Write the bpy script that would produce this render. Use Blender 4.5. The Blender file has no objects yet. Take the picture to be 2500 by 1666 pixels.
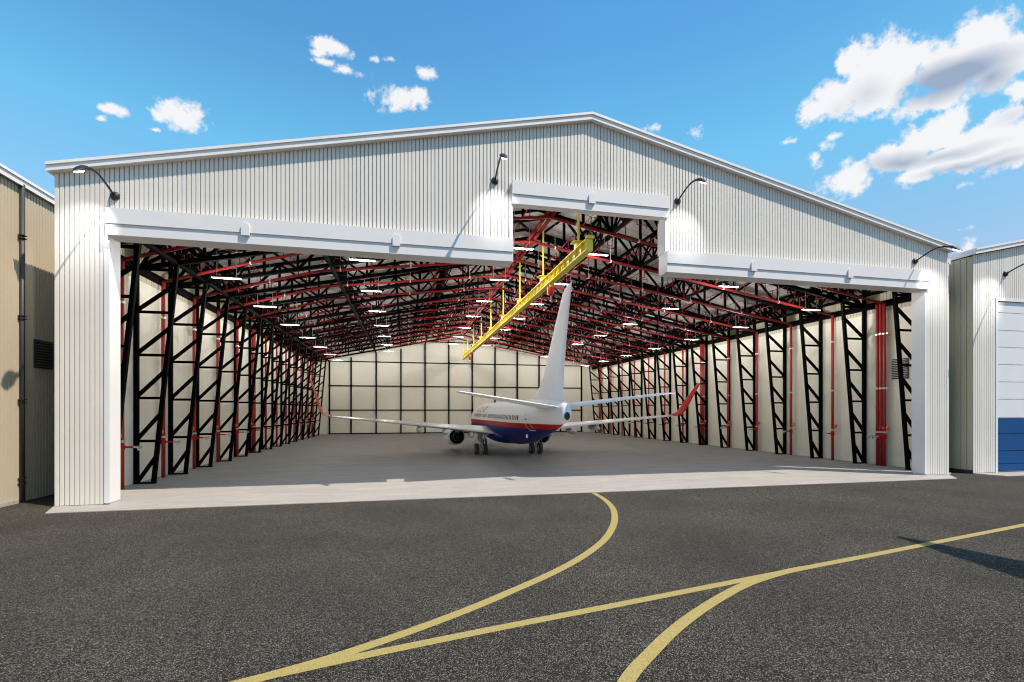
import bpy, bmesh, math, random
from mathutils import Vector, Matrix
random.seed(7)
R = math.radians
sc = bpy.context.scene
COL = sc.collection
sc.render.engine = 'CYCLES'
sc.view_settings.view_transform = 'Standard'
sc.view_settings.look = 'None'
sc.view_settings.exposure = .5
sc.view_settings.gamma = 1
sc.cycles.use_denoising = True
sc.cycles.pixel_filter_type = 'BLACKMAN_HARRIS'
sc.cycles.filter_width = 1.1
sc.cycles.max_bounces = 7
sc.cycles.diffuse_bounces = 4
sc.cycles.glossy_bounces = 3
sc.cycles.caustics_reflective = False
sc.cycles.caustics_refractive = False
sc.cycles.sample_clamp_indirect = 8

# ------------------------------------------------------------------ materials
def mat(name, col, rough=.6, metal=0., noise=None, bump=None, emit=None, spec=.5):
    """noise=(scale, amount) mottles the base colour; bump=(scale, strength, dist)."""
    m = bpy.data.materials.new(name); m.use_nodes = True
    nt = m.node_tree; b = nt.nodes['Principled BSDF']
    b.inputs['Roughness'].default_value = rough
    b.inputs['Metallic'].default_value = metal
    b.inputs['Specular IOR Level'].default_value = spec
    b.inputs['Base Color'].default_value = (*col, 1)
    tc = nt.nodes.new('ShaderNodeTexCoord')
    if noise:
        n = nt.nodes.new('ShaderNodeTexNoise'); n.inputs['Scale'].default_value = noise[0]
        n.inputs['Detail'].default_value = 6; n.inputs['Roughness'].default_value = .65
        nt.links.new(tc.outputs['Object'], n.inputs['Vector'])
        r = nt.nodes.new('ShaderNodeValToRGB')
        a = noise[1]
        r.color_ramp.elements[0].position = .3; r.color_ramp.elements[1].position = .72
        r.color_ramp.elements[0].color = (*[c*(1-a) for c in col], 1)
        r.color_ramp.elements[1].color = (*[min(1, c*(1+a)) for c in col], 1)
        nt.links.new(n.outputs['Fac'], r.inputs['Fac']); nt.links.new(r.outputs['Color'], b.inputs['Base Color'])
    if bump:
        n2 = nt.nodes.new('ShaderNodeTexNoise'); n2.inputs['Scale'].default_value = bump[0]; n2.inputs['Detail'].default_value = 5
        nt.links.new(tc.outputs['Object'], n2.inputs['Vector'])
        bp = nt.nodes.new('ShaderNodeBump'); bp.inputs['Strength'].default_value = bump[1]; bp.inputs['Distance'].default_value = bump[2]
        nt.links.new(n2.outputs['Fac'], bp.inputs['Height']); nt.links.new(bp.outputs['Normal'], b.inputs['Normal'])
    if emit:
        b.inputs['Emission Color'].default_value = (*emit[0], 1); b.inputs['Emission Strength'].default_value = emit[1]
    return m

M = {}
M['sheet'] = mat('painted_sheet_grey', (.685, .65, .59), .5, noise=(.35, .05))
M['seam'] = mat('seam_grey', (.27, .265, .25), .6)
M['trim'] = mat('white_painted_trim', (.70, .69, .685), .5, noise=(.5, .03))
M['roofsheet'] = mat('roof_sheet', (.76, .74, .72), .45, noise=(.4, .06))
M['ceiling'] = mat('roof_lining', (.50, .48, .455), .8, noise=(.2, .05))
M['liner'] = mat('cream_liner_panel', (.74, .71, .59), .6, noise=(.25, .05))
M['linerback'] = mat('cream_rear_panel', (.76, .73, .615), .6, noise=(.25, .05))
M['tan'] = mat('tan_sheet', (.50, .43, .315), .6, noise=(.3, .06))
M['tanliner'] = mat('tan_inner_sheet', (.52, .47, .33), .6, noise=(.3, .05))
M['steel'] = mat('black_painted_steel', (.0022, .0022, .0018), .8, spec=.03)
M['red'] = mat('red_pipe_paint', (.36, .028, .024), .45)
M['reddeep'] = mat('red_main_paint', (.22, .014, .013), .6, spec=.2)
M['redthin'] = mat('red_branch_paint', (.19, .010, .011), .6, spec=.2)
M['orange'] = mat('orange_valve_wheel', (.80, .13, .02), .4)
M['chrome'] = mat('galvanised_fitting', (.55, .55, .55), .3, .8)
M['yellow'] = mat('yellow_crane_paint', (.82, .67, .05), .5, noise=(2., .05))
M['hoistred'] = mat('hoist_red_paint', (.62, .02, .012), .35)
M['lampblack'] = mat('lamp_black', (.012, .012, .012), .45)
M['lens'] = mat('lamp_lens', (.9, .9, .9), .4, emit=((1, 1, 1), 3))
M['tube'] = mat('fluorescent_tube', (.9, .9, .9), .4, emit=((1, .99, .96), 1.6))
M['housing'] = mat('fixture_housing', (.75, .75, .73), .5)
M['wire'] = mat('steel_wire', (.62, .61, .58), .6)
M['pipedark'] = mat('charcoal_downpipe', (.035, .036, .034), .5)
M['louver'] = mat('dark_louver', (.03, .03, .028), .55)
M['slat'] = mat('grey_slats', (.10, .10, .09), .5)
M['white'] = mat('aircraft_white', (.80, .80, .81), .5, noise=(.6, .015), spec=.2)
M['wing'] = mat('aircraft_wing_grey', (.60, .61, .62), .35, noise=(.8, .04))
M['planered'] = mat('aircraft_red', (.48, .010, .007), .45, spec=.2)
M['dark'] = mat('engine_interior', (.012, .012, .012), .5, .3)
M['titan'] = mat('exhaust_metal', (.10, .095, .09), .4, .8)
M['gear'] = mat('landing_gear_grey', (.42, .44, .46), .4, .2)
M['tyre'] = mat('tyre_rubber', (.03, .03, .03), .8)
M['window'] = mat('cabin_window', (.01, .011, .013), .12)
M['text'] = mat('red_lettering', (.50, .012, .012), .5, spec=.2)
M['doorwhite'] = mat('roller_door_white', (.66, .67, .68), .45, noise=(.5, .03))
M['doorblue'] = mat('roller_door_blue', (.010, .066, .20), .55, noise=(.5, .05), spec=.1)
M['plinth'] = mat('concrete_plinth', (.36, .34, .31), .85, noise=(6, .25), bump=(20, .4, .02))

def livery():
    m = mat('fuselage_livery', (.8, .8, .81), .5, spec=.12)
    nt = m.node_tree; b = nt.nodes['Principled BSDF']
    tc = nt.nodes.new('ShaderNodeTexCoord'); sx = nt.nodes.new('ShaderNodeSeparateXYZ')
    nt.links.new(tc.outputs['Object'], sx.inputs[0])
    # height of the stripe rises slightly towards the tail (local y falls towards the tail)
    a = nt.nodes.new('ShaderNodeMath'); a.operation = 'MULTIPLY_ADD'; a.inputs[1].default_value = .005
    nt.links.new(sx.outputs['Y'], a.inputs[0]); nt.links.new(sx.outputs['Z'], a.inputs[2])
    def gt(th):
        g = nt.nodes.new('ShaderNodeMath'); g.operation = 'GREATER_THAN'; g.inputs[1].default_value = th
        nt.links.new(a.outputs[0], g.inputs[0]); return g
    g1, g2 = gt(3.04), gt(3.44)
    m1 = nt.nodes.new('ShaderNodeMix'); m1.data_type = 'RGBA'
    m1.inputs['A'].default_value = (.003, .014, .15, 1); m1.inputs['B'].default_value = (.42, .008, .006, 1)
    nt.links.new(g1.outputs[0], m1.inputs['Factor'])
    m2 = nt.nodes.new('ShaderNodeMix'); m2.data_type = 'RGBA'
    m2.inputs['B'].default_value = (.80, .80, .81, 1)
    nt.links.new(g2.outputs[0], m2.inputs['Factor']); nt.links.new(m1.outputs['Result'], m2.inputs['A'])
    nt.links.new(m2.outputs['Result'], b.inputs['Base Color'])
    return m
M['livery'] = livery()
M['blue'] = mat('aircraft_blue', (.003, .014, .15), .5, spec=.1)

def asphalt():
    m = bpy.data.materials.new('asphalt'); m.use_nodes = True
    nt = m.node_tree; b = nt.nodes['Principled BSDF']; L = nt.links.new
    b.inputs['Roughness'].default_value = .9; b.inputs['Specular IOR Level'].default_value = .1
    tc = nt.nodes.new('ShaderNodeTexCoord')
    v = nt.nodes.new('ShaderNodeTexVoronoi'); v.inputs['Scale'].default_value = 60; L(tc.outputs['Object'], v.inputs['Vector'])
    n = nt.nodes.new('ShaderNodeTexNoise'); n.inputs['Scale'].default_value = 20; n.inputs['Detail'].default_value = 8; n.inputs['Roughness'].default_value = .8
    L(tc.outputs['Object'], n.inputs['Vector'])
    sep = nt.nodes.new('ShaderNodeSeparateColor'); L(v.outputs['Color'], sep.inputs[0])
    p = nt.nodes.new('ShaderNodeMath'); p.operation = 'POWER'; p.inputs[1].default_value = 5.5; L(sep.outputs[0], p.inputs[0])
    q = nt.nodes.new('ShaderNodeMath'); q.operation = 'MULTIPLY'; L(p.outputs[0], q.inputs[0]); L(n.outputs['Fac'], q.inputs[1])
    r = nt.nodes.new('ShaderNodeValToRGB')
    e = r.color_ramp.elements; e[0].position = 0; e[0].color = (.014, .0125, .0100, 1); e[1].position = .62; e[1].color = (.27, .25, .22, 1)
    k = e.new(.10); k.color = (.060, .054, .043, 1)
    L(q.outputs[0], r.inputs['Fac'])
    big = nt.nodes.new('ShaderNodeTexNoise'); big.inputs['Scale'].default_value = .25; big.inputs['Detail'].default_value = 4; L(tc.outputs['Object'], big.inputs['Vector'])
    rr = nt.nodes.new('ShaderNodeMapRange'); rr.inputs[1].default_value = .3; rr.inputs[2].default_value = .7; rr.inputs[3].default_value = .8; rr.inputs[4].default_value = 1.2
    L(big.outputs['Fac'], rr.inputs[0])
    mx = nt.nodes.new('ShaderNodeVectorMath'); mx.operation = 'SCALE'; L(r.outputs['Color'], mx.inputs[0]); L(rr.outputs[0], mx.inputs['Scale'])
    L(mx.outputs[0], b.inputs['Base Color'])
    bp = nt.nodes.new('ShaderNodeBump'); bp.inputs['Strength'].default_value = .55; bp.inputs['Distance'].default_value = .012
    L(v.outputs['Distance'], bp.inputs['Height']); L(bp.outputs['Normal'], b.inputs['Normal'])
    return m
M['asphalt'] = asphalt()

def concrete():
    m = bpy.data.materials.new('concrete_floor'); m.use_nodes = True
    nt = m.node_tree; b = nt.nodes['Principled BSDF']; L = nt.links.new
    b.inputs['Roughness'].default_value = .7
    tc = nt.nodes.new('ShaderNodeTexCoord')
    mp = nt.nodes.new('ShaderNodeMapping'); mp.inputs['Scale'].default_value = (.35, 1.2, 1); L(tc.outputs['Object'], mp.inputs['Vector'])
    n = nt.nodes.new('ShaderNodeTexNoise'); n.inputs['Scale'].default_value = .9; n.inputs['Detail'].default_value = 9; n.inputs['Roughness'].default_value = .7
    n.inputs['Distortion'].default_value = .8
    L(mp.outputs[0], n.inputs['Vector'])
    r = nt.nodes.new('ShaderNodeValToRGB'); e = r.color_ramp.elements
    e[0].position = .28; e[0].color = (.25, .238, .222, 1); e[1].position = .72; e[1].color = (.36, .343, .32, 1)
    L(n.outputs['Fac'], r.inputs['Fac'])
    n2 = nt.nodes.new('ShaderNodeTexNoise'); n2.inputs['Scale'].default_value = 14; n2.inputs['Detail'].default_value = 8; L(tc.outputs['Object'], n2.inputs['Vector'])
    mr = nt.nodes.new('ShaderNodeMapRange'); mr.inputs[1].default_value = .3; mr.inputs[2].default_value = .7; mr.inputs[3].default_value = .88; mr.inputs[4].default_value = 1.1
    L(n2.outputs['Fac'], mr.inputs[0])
    mx = nt.nodes.new('ShaderNodeVectorMath'); mx.operation = 'SCALE'; L(r.outputs['Color'], mx.inputs[0]); L(mr.outputs[0], mx.inputs['Scale'])
    L(mx.outputs[0], b.inputs['Base Color'])
    bp = nt.nodes.new('ShaderNodeBump'); bp.inputs['Strength'].default_value = .35; bp.inputs['Distance'].default_value = .02
    L(n2.outputs['Fac'], bp.inputs['Height']); L(bp.outputs['Normal'], b.inputs['Normal'])
    return m
M['concrete'] = concrete()

def yellowline():
    m = bpy.data.materials.new('yellow_line_paint'); m.use_nodes = True
    nt = m.node_tree; b = nt.nodes['Principled BSDF']; L = nt.links.new
    b.inputs['Roughness'].default_value = .7
    tc = nt.nodes.new('ShaderNodeTexCoord')
    n = nt.nodes.new('ShaderNodeTexNoise'); n.inputs['Scale'].default_value = 45; n.inputs['Detail'].default_value = 6; L(tc.outputs['Object'], n.inputs['Vector'])
    r = nt.nodes.new('ShaderNodeValToRGB'); e = r.color_ramp.elements
    e[0].position = .36; e[0].color = (.21, .165, .046, 1); e[1].position = .62; e[1].color = (.36, .285, .088, 1)
    L(n.outputs['Fac'], r.inputs['Fac']); L(r.outputs['Color'], b.inputs['Base Color'])
    bp = nt.nodes.new('ShaderNodeBump'); bp.inputs['Strength'].default_value = .4; bp.inputs['Distance'].default_value = .01
    L(n.outputs['Fac'], bp.inputs['Height']); L(bp.outputs['Normal'], b.inputs['Normal'])
    return m
M['line'] = yellowline()

# ------------------------------------------------------------------ helpers
def obj(name, bm, m, parent=None, smooth=False, loc=None):
    me = bpy.data.meshes.new(name)
    bmesh.ops.recalc_face_normals(bm, faces=bm.faces[:])
    bm.to_mesh(me); bm.free()
    for mm in (m if isinstance(m, (list, tuple)) else [m]): me.materials.append(mm)
    if smooth:
        for p in me.polygons: p.use_smooth = True
    o = bpy.data.objects.new(name, me); COL.objects.link(o)
    if parent: o.parent = parent
    if loc: o.location = loc
    return o
def empty(name, loc=(0, 0, 0)):
    o = bpy.data.objects.new(name, None); COL.objects.link(o); o.location = loc; o.empty_display_size = .5
    return o
def tag(o, label=None, cat=None, group=None, kind=None):
    if label: o['label'] = label
    if cat: o['category'] = cat
    if group: o['group'] = group
    if kind: o['kind'] = kind
    return o
def copy_tree(o, parent=None):
    c = o.copy(); COL.objects.link(c); c.parent = parent
    for ch in o.children: copy_tree(ch, c)
    return c
def sub(mesh_obj, parent, loc=(0, 0, 0), rot=None, scale=None):
    """copy one mesh object (shared data) under parent"""
    c = mesh_obj.copy(); COL.objects.link(c); c.parent = parent; c.location = loc
    if rot: c.rotation_euler = rot
    if scale: c.scale = scale
    return c
def box(bm, x0, x1, y0, y1, z0, z1, mi=0):
    vs = [bm.verts.new(p) for p in ((x0, y0, z0), (x1, y0, z0), (x1, y1, z0), (x0, y1, z0), (x0, y0, z1), (x1, y0, z1), (x1, y1, z1), (x0, y1, z1))]
    for f in ((0, 3, 2, 1), (4, 5, 6, 7), (0, 1, 5, 4), (1, 2, 6, 5), (2, 3, 7, 6), (3, 0, 4, 7)):
        fc = bm.faces.new([vs[i] for i in f]); fc.material_index = mi
def bar(bm, p, q, w, h=None):
    """rectangular bar from p to q; w = size across horizontally, h = the other way"""
    h = h or w
    p, q = Vector(p), Vector(q); d = (q-p).normalized()
    up = Vector((0, 0, 1)) if abs(d.z) < .95 else Vector((0, 1, 0))
    s = d.cross(up).normalized(); t = s.cross(d).normalized()
    vs = []
    for c in (p, q):
        for a, b in ((-1, -1), (1, -1), (1, 1), (-1, 1)):
            vs.append(bm.verts.new(c + s*a*w/2 + t*b*h/2))
    for f in ((0, 1, 2, 3), (7, 6, 5, 4), (0, 4, 5, 1), (1, 5, 6, 2), (2, 6, 7, 3), (3, 7, 4, 0)):
        bm.faces.new([vs[i] for i in f])
def tube(bm, pts, r, n=10, cap=True):
    pts = [Vector(p) for p in pts]
    rs = r if isinstance(r, (list, tuple)) else [r]*len(pts)
    rings = []
    prev = None
    for i, p in enumerate(pts):
        d = ((pts[min(i+1, len(pts)-1)]-p).normalized() + (p-pts[max(i-1, 0)]).normalized()).normalized()
        if prev is None:
            up = Vector((0, 0, 1)) if abs(d.z) < .9 else Vector((0, 1, 0))
            s = d.cross(up).normalized()
        else:
            s = (prev - d*prev.dot(d)).normalized()
        prev = s; t = s.cross(d).normalized()
        rings.append([bm.verts.new(p + (s*math.cos(2*math.pi*k/n) + t*math.sin(2*math.pi*k/n))*rs[i]) for k in range(n)])
    for a, b in zip(rings, rings[1:]):
        for k in range(n): bm.faces.new((a[k], a[(k+1) % n], b[(k+1) % n], b[k]))
    if cap:
        bm.faces.new(rings[0][::-1]); bm.faces.new(rings[-1])
    return rings
def prism(bm, poly, axis, a, b, mi=0):
    """extrude a 2-D polygon; axis 'y': (x,z) from y=a to b; 'z': (x,y); 'x': (y,z)"""
    def P(u, v, w): return {'y': (u, w, v), 'z': (u, v, w), 'x': (w, u, v)}[axis]
    A = [bm.verts.new(P(u, v, a)) for u, v in poly]; B = [bm.verts.new(P(u, v, b)) for u, v in poly]
    n = len(poly)
    fs = [bm.faces.new(A), bm.faces.new(B[::-1])]
    for i in range(n): fs.append(bm.faces.new((A[i], B[i], B[(i+1) % n], A[(i+1) % n])))
    for f in fs: f.material_index = mi
def lathe(bm, prof, origin, axis='y', n=32, close=True):
    """prof: list of (t, r) along axis"""
    o = Vector(origin); rings = []
    for t, r in prof:
        ring = []
        for k in range(n):
            a = 2*math.pi*k/n; c, s = math.cos(a)*r, math.sin(a)*r
            v = {'y': Vector((c, t, s)), 'x': Vector((t, c, s)), 'z': Vector((c, s, t))}[axis]
            ring.append(bm.verts.new(o+v))
        rings.append(ring)
    for a, b in zip(rings, rings[1:]):
        for k in range(n): bm.faces.new((a[k], a[(k+1) % n], b[(k+1) % n], b[k]))
    if close:
        bm.faces.new(rings[0]); bm.faces.new(rings[-1][::-1])
def ribbed(bm, us, zlo, ztop, place, depth=.035, rib=.205, groove=.05):
    """vertical standing-seam sheet: us=(u0,u1); zlo(u), ztop(u) give bottom and top;
    place(u, d, z) maps to 3-D, d = how far back the face lies. Grooves get material 1."""
    u = us[0]
    def quad(ua, ub, da, db, mi):
        za, zb = zlo((ua+ub)/2), zlo((ua+ub)/2)
        f = bm.faces.new([bm.verts.new(place(ua, da, za)), bm.verts.new(place(ub, db, zb)),
                          bm.verts.new(place(ub, db, ztop(ub))), bm.verts.new(place(ua, da, ztop(ua)))])
        f.material_index = mi
    while u < us[1]-.01:
        v = min(u+rib-groove, us[1]); quad(u, v, 0, 0, 0)
        if v < us[1]-.01:
            w = min(v+groove, us[1])
            quad(v, v+.006, 0, depth, 0); quad(v+.006, w-.006, depth, depth, 1); quad(w-.006, w, depth, 0, 0)
            v = w
        u = v

# ------------------------------------------------------------------ dimensions (metres)
YF = 26.79          # outer face of the facade
YB = 95.6           # rear wall
XL, XR = -16.06, 37.16
XC = 10.55
IXL, IXR = -16.23, 38.15     # inner faces of the side walls
Z_EAVE, Z_APEX = 15.62, 21.38
def zroof(x, c=XC): return Z_APEX - .2165*abs(x-c)      # underside of fascia line / wall top
def zunder(x): return 21.1 - .2165*abs(x-XC)
def zchord(x):
    if x < 10.5: return 13.2 + (x+16.1)/(26.6)*5.45
    return 13.2 + (38.0-x)/27.5*5.45

# ------------------------------------------------------------------ ground
def flat(name, poly, z, m):
    bm = bmesh.new(); bm.faces.new([bm.verts.new((x, y, z)) for x, y in poly])
    o = obj(name, bm, m); tag(o, kind='structure'); return o
flat('tarmac_ground', [(-600, -400), (600, -400), (600, 900), (-600, 900)], 0, M['asphalt'])
bm = bmesh.new()
prism(bm, [(-15.44, 25.17), (35.6, 25.12), (37.12, 26.72), (38.3, 27.4), (38.3, 95.9), (-16.4, 95.9), (-16.4, 27.4), (-16.1, 26.75)], 'z', -.2, .03)
tag(obj('concrete_floor', bm, M['concrete']), kind='structure')
bm = bmesh.new()
prism(bm, [(40.2, 25.3), (95, 25.3), (95, 27.2), (39.5, 27.2), (39.5, 26.7)], 'z', -.2, .03)
tag(obj('neighbour_apron', bm, M['concrete']), kind='structure')
bm = bmesh.new()
prism(bm, [(-22, 18), (-18.42, 18), (-18.42, 28.25), (-22, 28.25)], 'z', -.2, .18)
tag(obj('concrete_plinth', bm, M['plinth']), kind='structure')

def ribbon(name, pts, w, z, label=None):
    # Catmull-Rom smoothing
    P = [Vector((x, y, 0)) for x, y in pts]; Q = []
    for i in range(len(P)-1):
        p0, p1, p2, p3 = P[max(i-1, 0)], P[i], P[i+1], P[min(i+2, len(P)-1)]
        for k in range(8):
            t = k/8
            Q.append(.5*((2*p1) + (p2-p0)*t + (2*p0-5*p1+4*p2-p3)*t*t + (3*p1-p0-3*p2+p3)*t**3))
    Q.append(P[-1])
    bm = bmesh.new(); prev = None
    for i, q in enumerate(Q):
        d = (Q[min(i+1, len(Q)-1)]-Q[max(i-1, 0)]).normalized(); s = Vector((-d.y, d.x, 0))
        a = bm.verts.new((q+s*w/2) + Vector((0, 0, z))); b = bm.verts.new((q-s*w/2) + Vector((0, 0, z)))
        if prev: bm.faces.new((prev[0], prev[1], b, a))
        prev = (a, b)
    o = obj(name, bm, M['line']); tag(o, kind='structure'); return o
ribbon('taxiway_line', [(10.06, 25.12), (9.86, 23.14), (9.45, 21.31), (8.96, 19.93), (8.33, 18.52), (7.64, 17.26), (6.85, 16.03), (5.98, 14.95), (4.95, 13.86), (3.82, 12.86), (2.65, 11.96), (1.66, 11.22), (.61, 10.52), (-.28, 9.98), (-1.06, 9.55), (-1.80, 9.20), (-2.70, 8.86), (-5, 8.15), (-9, 7.2)], .27, .004)
ribbon('taxiway_line', [(-2.1, 9.03), (-1.03, 9.30), (.56, 9.66), (2.42, 10.06), (4.6, 10.5), (7.18, 11.03), (8.68, 11.34), (10.31, 11.67), (12.15, 12.05), (14.17, 12.45), (19.11, 13.47), (23.84, 14.44), (45, 18.8)], .25, .008)
ribbon('taxiway_line', [(1.2, 4.2), (2.3, 5.9), (3.55, 7.47), (4.40, 8.26), (5.62, 9.24), (7.16, 10.25), (8.7, 11.08), (10.2, 11.62), (11.2, 11.86)], .27, .012)

# ------------------------------------------------------------------ main hangar
hangar = tag(empty('aircraft_hangar', (XC, YF, 0)), 'large light grey ribbed metal hangar with a wide notched doorway standing open around the airliner', 'hangar')
HO = Vector((XC, YF, 0))
def hobj(name, bm, m, parent=hangar, smooth=False):
    """geometry given in world metres, stored relative to the hangar"""
    bmesh.ops.translate(bm, verts=bm.verts[:], vec=-HO)
    return obj(name, bm, m, parent, smooth)
# facade core (behind the sheeting) with the door opening cut out
bm = bmesh.new()
for xa, xb, z0 in ((XL, -13.84, .03), (-13.84, 5.85, 12.83), (5.85, XC, 16.3), (XC, 15.35, 16.3), (15.35, 35.07, 12.83), (35.07, XR, .03)):
    prism(bm, [(xa, z0), (xa, zroof(xa)), (xb, zroof(xb)), (xb, z0)], 'y', YF+.05, YF+.78)
front = hobj('front_wall', bm, M['trim'])
bm = bmesh.new()
def zlo(x):
    if -13.9 < x < 5.85: return 14.0
    if 5.85 <= x <= 15.35: return 17.4
    if 15.35 < x < 35.1: return 14.0
    return .06
P = lambda u, d, z: (u, YF+d, z)
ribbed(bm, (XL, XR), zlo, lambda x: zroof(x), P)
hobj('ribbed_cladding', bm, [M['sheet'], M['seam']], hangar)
# side walls: outer ribbed sheet and inner lining
for nm, xo, xi, s in (('side_wall', -16.42, IXL, -1), ('side_wall', 38.34, IXR, 1)):
    bm = bmesh.new()
    zt = zunder(xo) + .1
    box(bm, min(xo, xi)+.02, max(xo, xi)-.02, YF+.79, YB+.3, .03, zt)
    w = hobj(nm, bm, M['liner'])
    bm = bmesh.new()
    ribbed(bm, (YF+.8, YB+.3), lambda y: .1, lambda y: zt, lambda u, d, z: (xo - s*d, u, z))
    hobj('outer_sheeting', bm, [M['sheet'], M['seam']], w)
    bm = bmesh.new()       # upper inner sheet, ribs showing
    ribbed(bm, (YF+.8, YB), lambda y: 12.6, lambda y: zt, lambda u, d, z: (xi + s*d*.6 - s*.03, u, z), rib=.3, groove=.05)
    hobj('upper_inner_sheet', bm, [M['tanliner'], M['seam']], w)
    bm = bmesh.new()       # flat lining panels with fine joints
    y = YF+.8
    while y < YB-.1:
        y2 = min(y+1.1, YB); box(bm, min(xi, xi-s*.018), max(xi, xi-s*.018), y+.006, y2-.006, .05, 12.6); y = y2
    hobj('lining_panels', bm, M['liner'], w)
# rear wall and its black frame
bm = bmesh.new()
prism(bm, [(-16.4, .03), (-16.4, zunder(-16.4)), (XC, 21.1), (38.3, zunder(38.3)), (38.3, .03)], 'y', YB+.1, YB+.35)
rear = hobj('rear_wall', bm, M['linerback'])
posts = [-13.87, -10.04, -5.5, -.93, 3.62, 8.2, 12.8, 17.37, 21.93, 26.48, 31.05, 35.6]
for x in posts:
    bm = bmesh.new(); box(bm, x-.13, x+.13, YB-.22, YB+.02, .03, zchord(x))
    for z in (.14, 4.55, 9.1, 13.66, 17.75):
        if z < zchord(x)-.3: lathe(bm, [(-.09, .26), (.09, .26)], (x, YB-.1, z), 'z', 8)
    hobj('frame_post', bm, M['steel'], rear)
for z in (.14, 4.55, 9.1, 13.66, 17.75):
    hw = 24.75 if z < 14 else 5.3
    bm = bmesh.new(); box(bm, 10.87-hw if z < 14 else 4.6, 10.87+hw if z < 14 else 17.6, YB-.17, YB-.03, z-.09, z+.09)
    hobj('frame_rail', bm, M['steel'], rear)
# roof
for s in (-1, 1):
    bm = bmesh.new()
    xe = -16.42 if s < 0 else 38.5
    prism(bm, [(XC, 21.1), (XC, 21.5), (xe, 21.5-.2165*abs(xe-XC)), (xe, zunder(xe))], 'y', YF+.79, YB+.6)
    r = hobj('roof', bm, [M['roofsheet'], M['ceiling']])
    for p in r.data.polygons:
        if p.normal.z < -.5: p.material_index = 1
    bm = bmesh.new()       # faint joints of the roof lining
    y = YF+1.5
    while y < YB:
        x = XC
        bar(bm, (XC, y, 21.085), (-16.2 if s < 0 else 38.1, y, zunder(-16.2 if s < 0 else 38.1)-.015), .02, .02); y += 1.477
    hobj('lining_joint', bm, M['seam'], r)
# fascia at the gable
for s in (-1, 1):
    xe = XC + s*26.78
    bm = bmesh.new()
    def slab(z0, z1, y0, y1):
        prism(bm, [(XC, Z_APEX+z0), (XC, Z_APEX+z1), (xe, zroof(xe)+z1), (xe, zroof(xe)+z0)], 'y', y0, y1)
    slab(.0, .26, YF-.30, YF+.79); slab(.262, .40, YF-.36, YF+.79)
    hobj('fascia', bm, M['roofsheet'])
# door headers, in three lengths, each a stepped box with a few rounded brackets
def header(x0, x1, zb, tabs):
    bm = bmesh.new()
    box(bm, x0, x1, YF-.36, YF+.047, zb+.53, zb+1.27)
    box(bm, x0, x1, YF-.30, YF+.047, zb, zb+.528)
    h = hobj('door_header', bm, M['trim'])
    for x in tabs:
        bm = bmesh.new()
        prof = [(x-.19, zb+.38), (x+.19, zb+.38), (x+.19, zb+.80)] + [(x+.19*math.cos(a), zb+.80+.19*math.sin(a)) for a in [math.pi*k/8 for k in range(1, 8)]] + [(x-.19, zb+.80)]
        prism(bm, prof, 'y', YF-.435, YF-.32)
        hobj('bracket', bm, M['trim'], h)
header(-13.84, 5.85, 12.83, (-7.78, -.49))
header(15.29, 35.2, 12.83, (21.2, 28.46))
header(5.80, 15.42, 16.08, (10.49,))
for x0, x1, z0, z1 in ((-14.02, -13.80, .12, 12.83), (35.03, 35.27, .12, 12.83), (5.72, 5.89, 14.1, 16.08), (15.31, 15.48, 14.1, 16.08)):
    bm = bmesh.new(); box(bm, x0, x1, YF-.06, YF+.85, z0, z1); hobj('door_jamb', bm, M['trim'])
# louvre on the right inner wall
bm = bmesh.new(); box(bm, IXR-.10, IXR-.03, 30.3, 31.6, 7.0, 8.6)
lv = hobj('louvre_vent', bm, M['louver'])
bm = bmesh.new()
for k in range(11): bar(bm, (IXR-.13, 30.32, 7.12+k*.138), (IXR-.13, 31.58, 7.12+k*.138), .09, .03)
hobj('slats', bm, M['wire'], lv)
# downpipe on the right outer wall
bm = bmesh.new(); tube(bm, [(38.42, 28.2, .1), (38.42, 28.2, 15.3)], .07, 8)
for z in (2.2, 5.9, 9.6, 13.2): box(bm, 38.33, 38.52, 28.1, 28.3, z-.08, z+.08)
hobj('downpipe', bm, M['pipedark'])

# lattice columns: one of each hand, then copies
ROWY = [33.94-4.43+4.43*k for k in range(15)]
def make_column(s):
    """s=+1: wall on the right (X grows towards the wall). Origin at the foot of the wall chord."""
    bm = bmesh.new()
    inn = lambda z: -s*(.93+.0945*z)
    bar(bm, (0, 0, .03), (0, 0, 15.5), .24, .24)
    bar(bm, (inn(0), 0, .03), (inn(14.9), 0, 14.9), .22, .22)
    box(bm, min(inn(0), 0)-.13, max(inn(0), 0)+.13, -.14, .14, .025, .11)
    c = obj('lattice_column', bm, M['steel'], hangar)
    for n in range(1, 6):
        z = 2.64*n; bm = bmesh.new(); bar(bm, (0, 0, z), (inn(z), 0, z), .14, .16); obj('rung', bm, M['steel'], c)
    for n in range(0, 5):
        z = 2.64*n; z2 = z+1.72; bm = bmesh.new(); bar(bm, (0, 0, z+.05), (inn(z2), 0, z2), .17, .20); obj('brace', bm, M['steel'], c)
    bm = bmesh.new(); bar(bm, (0, 0, 13.2), (inn(14.6), 0, 14.6), .18, .18); bar(bm, (inn(13.9), 0, 13.9), (0, 0, 15.3), .16, .16); obj('brace', bm, M['steel'], c)
    return c
for s, x in ((-1, -16.1), (1, 38.0)):
    first = make_column(s)
    first.location = Vector((x, ROWY[0], 0))-HO
    for y in ROWY[1:]:
        c = copy_tree(first, hangar); c.location = Vector((x, y, 0))-HO
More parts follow.
